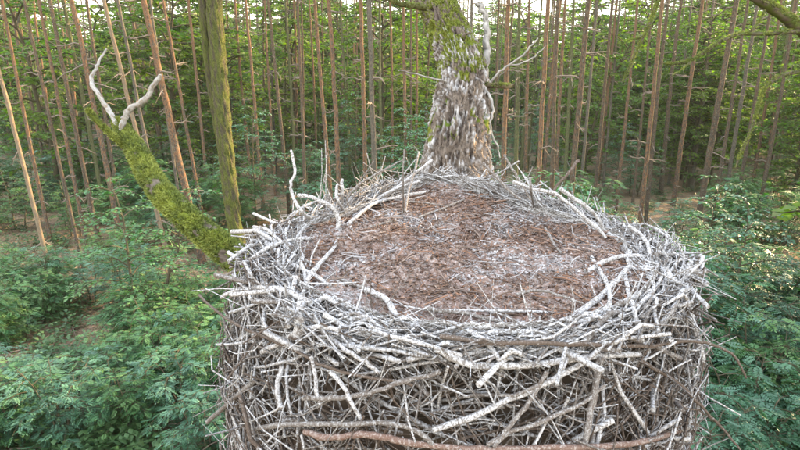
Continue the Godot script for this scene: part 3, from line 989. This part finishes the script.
	# limbs under the nest, out of sight, and a crown above the frame
	for e in [[Vector3(0.3, 4.0, -2.45), Vector3(0.55, 4.1, -1.9), Vector3(0.6, 4.2, -1.3), Vector3(0.7, 4.3, -0.6)], [Vector3(0.2, 4.0, -2.45), Vector3(0.0, 4.08, -1.9), Vector3(-0.2, 4.16, -1.3), Vector3(-0.4, 4.25, -0.8)]]:
		var q := PackedVector3Array()
		for s in e: q.append(s - foot)
		part("limb", rough_limb(smooth_path(q, 10), smooth_radii(PackedFloat32Array([0.09, 0.075, 0.065, 0.05]), 10), 20, 0.006, 1.0, func(_q: Vector3, _e: float, f: float) -> Color: return Color(0.15, 0.12, 0.09) * (1.0 + f)).mesh(mat), oak)
	var g := grow(650, 4.5, 1, 0.42, 26, 1, 0.11, [Color(0.05, 0.1, 0.03), Color(0.06, 0.12, 0.03)], 0.1)
	var cr := part("crown", g[1].mesh(leafy(Color(0.4, 0.55, 0.1))), oak)
	cr.position = pts[pts.size() - 3]
	part("limbs", g[0].mesh(mat), cr)

# the neighbour whose mossy limbs hang into the upper right
func make_side_oak() -> void:
	rng.seed = 660
	var mat := plain(0.95, 0.2)
	var moss_mat := leafy(Color(0.3, 0.35, 0.05), 0.8)
	var foot := Vector3(4.3, 0, -3.6)
	var oak := thing("oak_tree", foot)
	tag(oak, "mossy limbs and drooping twigs of a neighbouring oak, top right corner", "oak tree")
	var p := smooth_path(PackedVector3Array([Vector3(0, -0.1, 0), Vector3(0, 0.6, 0), Vector3(-0.05, 3, 0), Vector3(-0.1, 5.2, 0), Vector3(0.0, 8, 0.2), Vector3(0.3, 11, 0.3)]), 8)
	part("trunk", rough_limb(p, smooth_radii(PackedFloat32Array([0.38, 0.27, 0.22, 0.2, 0.14, 0.06]), 8), 30, 0.014, 1.0, func(_q: Vector3, e: float, f: float) -> Color: return Color(0.15, 0.12, 0.09) * (1.0 + f) if e < 0.1 else Color(0.09, 0.11, 0.025)).mesh(mat), oak)
	for b in [
		["limb", [[930.0, 95.0, 3.5, 9.0], [850.0, 62.0, 3.3, 7.0], [800.0, 29.0, 3.15, 5.5], [788.0, 19.0, 3.1, 5.4], [772.0, 8.0, 3.05, 5.2], [753.0, -4.0, 3.0, 4.8], [720.0, -30.0, 2.95, 4.0], [668.0, -40.0, 2.95, 2.5], [655.0, -60.0, 2.95, 1.5]], 2600],
		["drooping_branch", [[806.0, 31.0, 3.16, 2.4], [786.0, 32.0, 3.1, 2.0], [765.0, 34.0, 3.05, 1.8], [740.0, 34.0, 3.0, 1.7], [722.0, 41.0, 3.0, 1.6], [706.0, 51.0, 3.0, 1.5], [692.0, 60.0, 3.0, 1.6], [676.0, 64.0, 3.0, 1.2], [663.0, 63.0, 3.0, 0.6]], 700],
		["twig", [[748.0, 34.0, 3.02, 1.0], [758.0, 24.0, 3.0, 0.9], [765.0, 10.0, 3.0, 0.8]], 60],
		["drooping_branch", [[860.0, 78.0, 3.4, 3.0], [822.0, 70.0, 3.3, 2.4], [798.0, 72.0, 3.25, 2.0], [783.0, 75.0, 3.2, 1.8], [770.0, 83.0, 3.2, 1.7], [762.0, 94.0, 3.2, 1.5], [757.0, 110.0, 3.2, 1.4], [752.0, 128.0, 3.2, 1.2], [742.0, 150.0, 3.2, 0.9], [735.0, 168.0, 3.2, 0.5]], 700],
		["drooping_branch", [[675.0, -38.0, 2.95, 2.2], [667.0, -12.0, 2.97, 1.9], [657.0, 4.0, 3.0, 1.8], [651.0, 20.0, 3.0, 1.6], [645.0, 34.0, 3.0, 1.5], [637.0, 50.0, 3.0, 1.2], [630.0, 66.0, 3.0, 0.9], [622.0, 82.0, 3.0, 0.5]], 500],
		["twig", [[645.0, 34.0, 3.0, 0.9], [638.0, 38.0, 2.98, 0.8], [630.0, 40.0, 2.97, 0.4]], 40],
		["twig", [[692.0, 60.0, 3.0, 0.8], [684.0, 68.0, 2.98, 0.7], [672.0, 76.0, 2.96, 0.4]], 40],
	]:
		var bp := PackedVector3Array()
		var br := PackedFloat32Array()
		for s in b[1]:
			bp.append(at(s[0], s[1], s[2]) - foot); br.append(s[3] / FOCAL * s[2])
		if b[1][0][0] > 850.0:
			bp.insert(0, Vector3(-0.1, bp[0].y - 0.1, 0)); br.insert(0, br[0] * 1.3)
		var q := smooth_path(bp, 8)
		var qr := smooth_radii(br, 8)
		var o := part(b[0], rough_limb(q, qr, 12, 0.003, 2.0, func(_q: Vector3, e: float, f: float) -> Color:
			return Color(0.1, 0.085, 0.06) * (1.0 + f) if e < -0.05 else Color(0.08, 0.1, 0.025)).mesh(mat), oak)
		part("moss", moss_on(q, qr, b[2], 0.02, 0.95, -0.2, 0.011, 670 + b[2]).mesh(moss_mat), o).set_meta("kind", "stuff")
	var g := grow(680, 5.0, 1, 0.42, 24, 1, 0.12, [Color(0.05, 0.1, 0.03)], 0.1)
	var cr := part("crown", g[1].mesh(leafy(Color(0.4, 0.55, 0.1))), oak)
	cr.position = Vector3(0.1, 8.2, 0.2)
	part("limbs", g[0].mesh(mat), cr)

# ------------------------------------------------------------------ the nest
func make_nest() -> void:
	rng.seed = 700
	var nest := thing("stick_nest", NEST)
	nest.transform = nest_frame
	tag(nest, "huge round nest of whitewashed sticks with a brown littered top", "nest")
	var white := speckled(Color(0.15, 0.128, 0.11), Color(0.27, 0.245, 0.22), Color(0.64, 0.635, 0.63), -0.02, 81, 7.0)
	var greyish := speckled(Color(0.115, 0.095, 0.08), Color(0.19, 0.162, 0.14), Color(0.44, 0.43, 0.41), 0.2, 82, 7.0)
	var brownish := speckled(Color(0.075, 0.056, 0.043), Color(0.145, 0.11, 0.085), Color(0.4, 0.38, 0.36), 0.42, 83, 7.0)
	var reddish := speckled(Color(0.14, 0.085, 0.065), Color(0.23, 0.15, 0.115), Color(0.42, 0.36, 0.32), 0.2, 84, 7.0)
	var mats := {"w": white, "g": greyish, "b": brownish, "r": reddish}
	# packed body
	var body := Shape.new()
	var sectors := 120
	var rings := 26
	for k in rings:
		var drop := 0.02 + 0.95 * k / (rings - 1)
		for j in sectors + 1:
			var az := TAU * (j % sectors) / sectors
			var rad := nest_radius(drop, az) - 0.055 + fine.get_noise_3d(cos(az) * 90.0, drop * 200.0, sin(az) * 90.0) * 0.04
			if k == rings - 1: rad = 0.05
			body.v.append(Vector3(cos(az) * rad, -drop, sin(az) * rad)); body.n.append(Vector3.UP); body.t.append(Vector2(az, drop))
			body.c.append(Color(0.1, 0.075, 0.055) * (1.0 + fine.get_noise_3d(cos(az) * 200.0, drop * 300.0, sin(az) * 200.0)))
	for k in rings - 1:
		for j in sectors:
			var a := k * (sectors + 1) + j
			var d := a + sectors + 1
			for e in [a, a + 1, d, a + 1, d + 1, d]: body.i.append(e)
	body.smooth()
	part("packed_core", body.mesh(plain(1.0, 0.1)), nest)
	# lining: soil, needles and bark crumbs
	var lin := Shape.new()
	var lr := 64
	var ls := 150
	for k in lr:
		var f := float(k) / (lr - 1)
		for j in ls + 1:
			var az := TAU * (j % ls) / ls
			var rad := f * (outline(az) - 0.035)
			var x := cos(az) * rad
			var z := sin(az) * rad
			lin.v.append(Vector3(x, lining_height(x, z), z)); lin.n.append(Vector3.UP); lin.t.append(Vector2(x, z) * 2.0)
			var a := coarse.get_noise_2d(x * 330.0, z * 330.0)
			lin.c.append(Color(0.86, 0.82, 0.8).lerp(Color(1.15, 1.1, 1.06), clampf(0.5 + a * 1.5, 0, 1)))
	for k in lr - 1:
		for j in ls:
			var a := k * (ls + 1) + j
			var d := a + ls + 1
			for e in [a, a + 1, d, a + 1, d + 1, d]: lin.i.append(e)
	lin.smooth()
	var soil := speckled(Color(0.2, 0.14, 0.112), Color(0.3, 0.22, 0.185), Color(0.46, 0.42, 0.4), 0.2, 85, 5.0)
	part("lining", lin.mesh(soil), nest)
	# loose crumbs of bark, needles, twigs and down on it
	var lit := Shape.new()
	var crumbs := [Color(0.17, 0.105, 0.075), Color(0.25, 0.165, 0.12), Color(0.12, 0.082, 0.06), Color(0.29, 0.22, 0.18), Color(0.27, 0.155, 0.1), Color(0.22, 0.17, 0.14)]
	for k in 30000:
		var az := rng.randf() * TAU
		var rad := sqrt(rng.randf()) * (outline(az) - 0.04)
		var q := Vector3(cos(az) * rad, 0, sin(az) * rad)
		q.y = lining_height(q.x, q.z) + rng.randf_range(0.0, 0.006)
		var d := (jitter(1.0) * Vector3(1, 0.35, 1)).normalized()
		var s := d.cross((Vector3.UP + jitter(0.8)).normalized()).normalized()
		var col: Color = crumbs[rng.randi() % 6] * rng.randf_range(0.65, 1.2)
		var pale := coarse.get_noise_2d(q.x * 420.0 + 50.0, q.z * 420.0) + rng.randf_range(-0.3, 0.3)
		if pale > 0.24: col = Color(0.4, 0.375, 0.36) * rng.randf_range(0.75, 1.1)
		var kind := rng.randf()
		if kind < 0.6: lit.leaf(q, d, s, rng.randf_range(0.004, 0.013), rng.randf_range(0.003, 0.008), col)
		elif kind < 0.97: lit.leaf(q, d, s, rng.randf_range(0.012, 0.035), rng.randf_range(0.0012, 0.0024), col)
		else:
			var l := rng.randf_range(0.03, 0.09)
			var e := Vector3(d.x, 0.05, d.z).normalized()
			lit.tube(PackedVector3Array([q, q + e * l * 0.5 + jitter(0.005), q + e * l]), PackedFloat32Array([0.0018, 0.0016, 0.001]), 4, col)
	part("litter", lit.mesh(plain(0.95, 0.15)), nest).set_meta("kind", "stuff")
	# sticks one can follow: [bark, radius in px at start and end, points]
	var drawn := [
		["w", 3.2, 2.6, [[432, 431], [470, 418], [500, 404], [530, 391], [560, 376], [584, 361], [604, 343]]],
		["w", 3.4, 3.0, [[436, 348], [456, 359], [475, 365], [500, 366], [518, 366], [545, 363], [564, 361], [593, 356], [639, 354]]],
		["b", 1.9, 0.9, [[440, 336], [493, 343], [547, 343], [603, 345], [653, 346], [680, 341], [700, 342], [715, 345], [728, 351], [737, 360], [742, 370], [746, 378]]],
		["g", 2.3, 1.6, [[425, 308], [440, 311], [468, 314], [493, 320], [523, 330]]],
		["w", 2.2, 2.6, [[624, 274], [629, 292], [634, 311], [638, 327], [642, 344]]],
		["w", 3.0, 2.6, [[664, 270], [674, 281], [684, 296], [692, 318], [698, 341], [703, 363]]],
		["g", 2.8, 2.4, [[630, 338], [645, 343], [660, 349], [675, 356], [694, 366]]],
		["g", 3.2, 2.9, [[600, 358], [598, 368], [594, 394], [589, 420], [584, 446]]],
		["g", 2.2, 1.8, [[488, 445], [511, 432], [547, 420], [575, 407], [592, 396], [604, 385]]],
		["r", 3.4, 3.0, [[305, 432], [328, 437], [350, 436], [367, 434], [385, 437], [399, 441], [442, 447], [480, 449], [511, 449], [570, 448], [618, 446], [653, 439], [679, 430]]],
		["g", 2.9, 2.4, [[250, 430], [278, 425], [315, 424], [349, 424], [380, 423], [399, 425], [417, 431], [433, 446]]],
		["g", 2.8, 2.5, [[303, 398], [325, 398], [349, 397], [378, 390], [392, 384], [405, 381], [440, 372]]],
		["g", 2.7, 2.4, [[207, 422], [228, 404], [242, 392], [256, 380]]],
		["b", 1.8, 1.4, [[200, 295], [221, 315], [246, 329], [282, 345], [317, 363], [353, 375], [385, 380], [413, 385]]],
		["w", 1.8, 2.0, [[332, 294], [356, 315], [378, 331], [413, 342], [440, 349], [462, 356]]],
		["w", 5.0, 4.6, [[302, 300], [300, 318], [297, 338]]],
		["w", 3.0, 3.2, [[366, 290], [383, 297], [392, 309], [399, 323]]],
		["w", 2.3, 2.7, [[222, 297], [235, 291], [250, 288], [268, 288], [283, 290], [297, 296], [311, 304]]],
		["w", 1.3, 1.8, [[291, 150], [293, 162], [295, 173], [291, 182], [291, 192], [296, 203], [303, 212], [312, 220]]],
		["w", 2.0, 2.3, [[298, 195], [308, 196], [319, 200], [332, 207], [338, 218], [338, 230]]],
		["w", 1.4, 1.5, [[342, 179], [342, 195], [343, 212]]],
		["w", 1.4, 1.7, [[338, 184], [336, 192], [339, 203], [345, 212]]],
		["g", 1.2, 0.7, [[347, 200], [354, 189], [363, 182], [378, 173], [392, 166], [403, 160]]],
		["w", 1.7, 2.3, [[344, 216], [341, 230], [336, 243], [329, 254], [320, 264], [309, 276], [304, 292]]],
		["g", 1.6, 1.3, [[345, 235], [358, 231], [372, 227], [386, 222], [396, 221]]],
		["g", 2.0, 1.6, [[338, 279], [350, 283], [364, 288], [375, 293], [383, 300]]],
		["g", 1.0, 0.8, [[404, 150], [403, 180], [403, 214]]],
		["g", 1.2, 0.8, [[385, 205], [405, 202], [427, 203], [450, 206]]],
		["g", 1.2, 0.9, [[418, 217], [440, 210], [464, 199]]],
		["w", 1.6, 1.3, [[352, 217], [370, 205], [387, 194], [404, 182], [417, 172], [432, 160]]],
		["w", 1.5, 1.2, [[362, 210], [380, 197], [398, 188], [420, 181]]],
		["w", 1.8, 1.4, [[346, 226], [362, 212], [378, 202], [402, 196], [428, 192]]],
		["g", 1.3, 0.9, [[405, 212], [409, 190], [415, 170], [419, 152]]],
		["g", 1.5, 1.1, [[483, 163], [495, 176], [507, 188], [520, 200]]],
		["g", 1.4, 1.0, [[504, 155], [512, 168], [521, 183], [530, 200]]],
		["g", 1.3, 0.8, [[530, 178], [531, 192], [534, 208]]],
		["b", 1.7, 1.2, [[579, 160], [571, 170], [562, 180], [551, 194]]],
		["w", 1.8, 1.5, [[513, 182], [534, 189], [554, 193], [573, 207], [592, 224], [606, 238]]],
		["w", 2.0, 1.6, [[560, 188], [574, 198], [588, 208], [600, 222], [604, 232]]],
		["r", 1.6, 1.4, [[592, 233], [608, 232], [624, 234]]],
		["w", 1.5, 1.9, [[629, 226], [640, 233], [646, 242], [650, 252], [653, 266]]],
		["g", 1.5, 0.6, [[632, 259], [653, 254], [670, 254], [684, 256], [697, 263], [717, 276]]],
		["w", 3.0, 2.4, [[566, 322], [585, 308], [600, 297], [614, 283], [626, 270], [634, 260]]],
		["w", 2.1, 2.0, [[646, 264], [649, 276], [654, 288], [648, 297], [640, 304]]],
		["w", 2.2, 1.8, [[592, 258], [600, 270], [607, 284], [610, 300], [609, 318]]],
		["w", 2.4, 1.8, [[586, 272], [604, 262], [622, 256], [640, 256], [654, 262]]],
		["g", 1.5, 1.0, [[545, 228], [552, 240], [561, 253]]],
		["g", 1.5, 1.1, [[516, 294], [540, 291], [565, 297], [588, 306]]],
		["b", 1.6, 0.9, [[640, 360], [660, 372], [683, 387], [696, 401], [710, 416], [726, 432], [741, 452]]],
		["b", 1.1, 0.6, [[650, 385], [668, 396], [684, 407], [698, 410], [712, 420]]],
		["w", 2.3, 1.9, [[300, 262], [306, 280], [302, 298], [292, 315], [286, 330]]],
		["w", 2.0, 1.7, [[262, 236], [275, 250], [290, 262], [312, 274], [330, 285]]],
		["g", 1.4, 0.9, [[219, 278], [240, 270], [262, 268], [285, 265]]],
		["w", 1.7, 1.3, [[231, 273], [243, 285], [256, 299], [266, 312]]],
		["b", 1.2, 0.8, [[222, 298], [231, 282], [240, 262], [248, 246]]],
		["w", 1.8, 1.5, [[253, 258], [272, 246], [292, 240], [312, 238]]],
		["w", 1.6, 1.2, [[264, 228], [280, 240], [296, 256], [309, 262]]],
		["g", 1.3, 0.9, [[230, 268], [252, 258], [270, 253], [290, 248], [305, 238]]],
		["w", 2.4, 2.0, [[340, 345], [352, 354], [365, 361], [378, 372]]],
		["w", 2.5, 2.2, [[262, 352], [284, 340], [300, 331], [318, 327], [338, 329]]],
		["w", 2.6, 2.2, [[282, 366], [277, 390], [281, 408]]],
		["w", 2.2, 1.9, [[330, 372], [344, 386], [352, 404], [361, 420]]],
		["w", 2.2, 1.8, [[312, 356], [315, 376], [318, 398], [321, 404]]],
		["g", 2.4, 2.0, [[546, 372], [534, 396], [520, 413], [505, 432], [494, 447]]],
	]
	for s in drawn:
		var p := PackedVector3Array()
		var prev := 1.6
		for k in s[3].size():
			var w: Array = s[3][k]
			var hit := on_nest(w[0], w[1], prev)
			prev = (cam_basis.inverse() * (hit - EYE)).z * -1.0
			p.append(hit)
		# even out the run in depth so that a stick stays a straight-grown thing
		for pass_ in 3:
			for k in range(1, p.size() - 1):
				var d0 := (p[k] - EYE).length()
				var want := ((p[k - 1] - EYE).length() + (p[k + 1] - EYE).length()) * 0.5
				p[k] = EYE + (p[k] - EYE).normalized() * lerpf(d0, minf(want, d0), 0.7)
		for k in p.size():
			p[k] = nest_frame.affine_inverse() * (p[k] + (EYE - p[k]).normalized() * 0.042)
		var depth := (nest_frame * p[p.size() / 2] - EYE).length()
		var sh := Shape.new()
		var q := smooth_path(p, 3)
		for k in q.size(): q[k] += jitter(0.0018)
		stick(q, s[1] / FOCAL * depth, s[2] / FOCAL * depth, 8, sh, Color.WHITE * rng.randf_range(0.9, 1.05), false)
		part("stick", sh.mesh(mats[s[0]]), nest)
	# sticks heaped round the rim and down the sides, the larger ones each on its own
	var singles := 236
	var heap := {"w": Shape.new(), "g": Shape.new(), "b": Shape.new()}
	var total := 14500
	for k in singles + total:
		var big := k < singles
		var az := rng.randf() * TAU
		# the side one looks at, towards +z, carries most
		if big: az = PI * 0.5 + rng.randf_range(-1.9, 1.9)
		var drop := 0.0
		var rimmed := rng.randf() < (0.45 if big else 0.36)
		drop = rng.randf_range(-0.012, 0.05) if rimmed else pow(rng.randf(), 0.9) * 0.92
		var rad := nest_radius(maxf(drop, 0), az) - rng.randf_range(-0.012, 0.06)
		if rimmed: rad -= rng.randf_range(0.0, 0.11 if sin(az) < 0.7 else 0.06)
		var q := Vector3(cos(az) * rad, -drop, sin(az) * rad)
		var round_ := Vector3(-sin(az), 0, cos(az)) * (1.0 if rng.randf() < 0.5 else -1.0)
		var out := Vector3(cos(az), 0, sin(az))
		var tilt := rng.randf_range(-0.34, 0.34) if rimmed else rng.randf_range(-0.6, 0.6)
		if not rimmed and rng.randf() < (0.25 if big else 0.55): tilt = rng.randf_range(-2.6, 2.6)
		var d := (round_ + Vector3(0, tilt, 0) + out * rng.randf_range(-0.3, 0.35) + jitter(0.25)).normalized()
		var stray := rng.randf() < (0.06 if big else 0.05)
		if stray: d = (out * 0.8 + round_ * 0.6 + Vector3(0, rng.randf_range(-0.9, 0.3), 0)).normalized()
		var length := rng.randf_range(0.26, 0.68) * (0.5 if stray else 1.0) if big else rng.randf_range(0.08, 0.34)
		var r0 := rng.randf_range(0.0034, 0.0068) if big else rng.randf_range(0.0011, 0.0036)
		q -= d * length * 0.5
		if rimmed and q.y < 0.0: q.y *= 0.4
		var path := loose_path(q, d, length, 0.38 if big else 0.5, 7 if big else 4, -1.0 if stray else rng.randf_range(0.0, 0.045))
		# keep the hollow free
		for e in path.size():
			var f := Vector2(path[e].x, path[e].z).length()
			var ra := outline(atan2(path[e].z, path[e].x))
			if f < ra * 0.86: path[e].y = maxf(path[e].y, lining_height(path[e].x, path[e].z) + 0.008) if rimmed else minf(path[e].y, -0.1)
			var inner := ra * (0.92 if path[e].z > 0.2 else 0.9 if path[e].z < -0.22 else 0.8)
			if rimmed and f < inner:
				path[e].x *= inner / f; path[e].z *= inner / f
			if path[e].z > -0.2: path[e].y = minf(path[e].y, 0.004 + 0.022 * sin(e * 1.7 + k))
			elif k % 6 != 0: path[e].y = minf(path[e].y, 0.03 + 0.02 * sin(e * 1.7 + k))
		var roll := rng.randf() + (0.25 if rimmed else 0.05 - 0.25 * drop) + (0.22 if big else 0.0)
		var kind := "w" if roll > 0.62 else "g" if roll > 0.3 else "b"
		var sh: Shape = Shape.new() if big else heap[kind]
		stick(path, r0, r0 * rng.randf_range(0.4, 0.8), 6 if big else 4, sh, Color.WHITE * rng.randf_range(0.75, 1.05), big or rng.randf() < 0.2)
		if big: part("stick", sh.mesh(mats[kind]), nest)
	for kind in heap:
		part("small_sticks", heap[kind].mesh(mats[kind]), nest).set_meta("kind", "stuff")
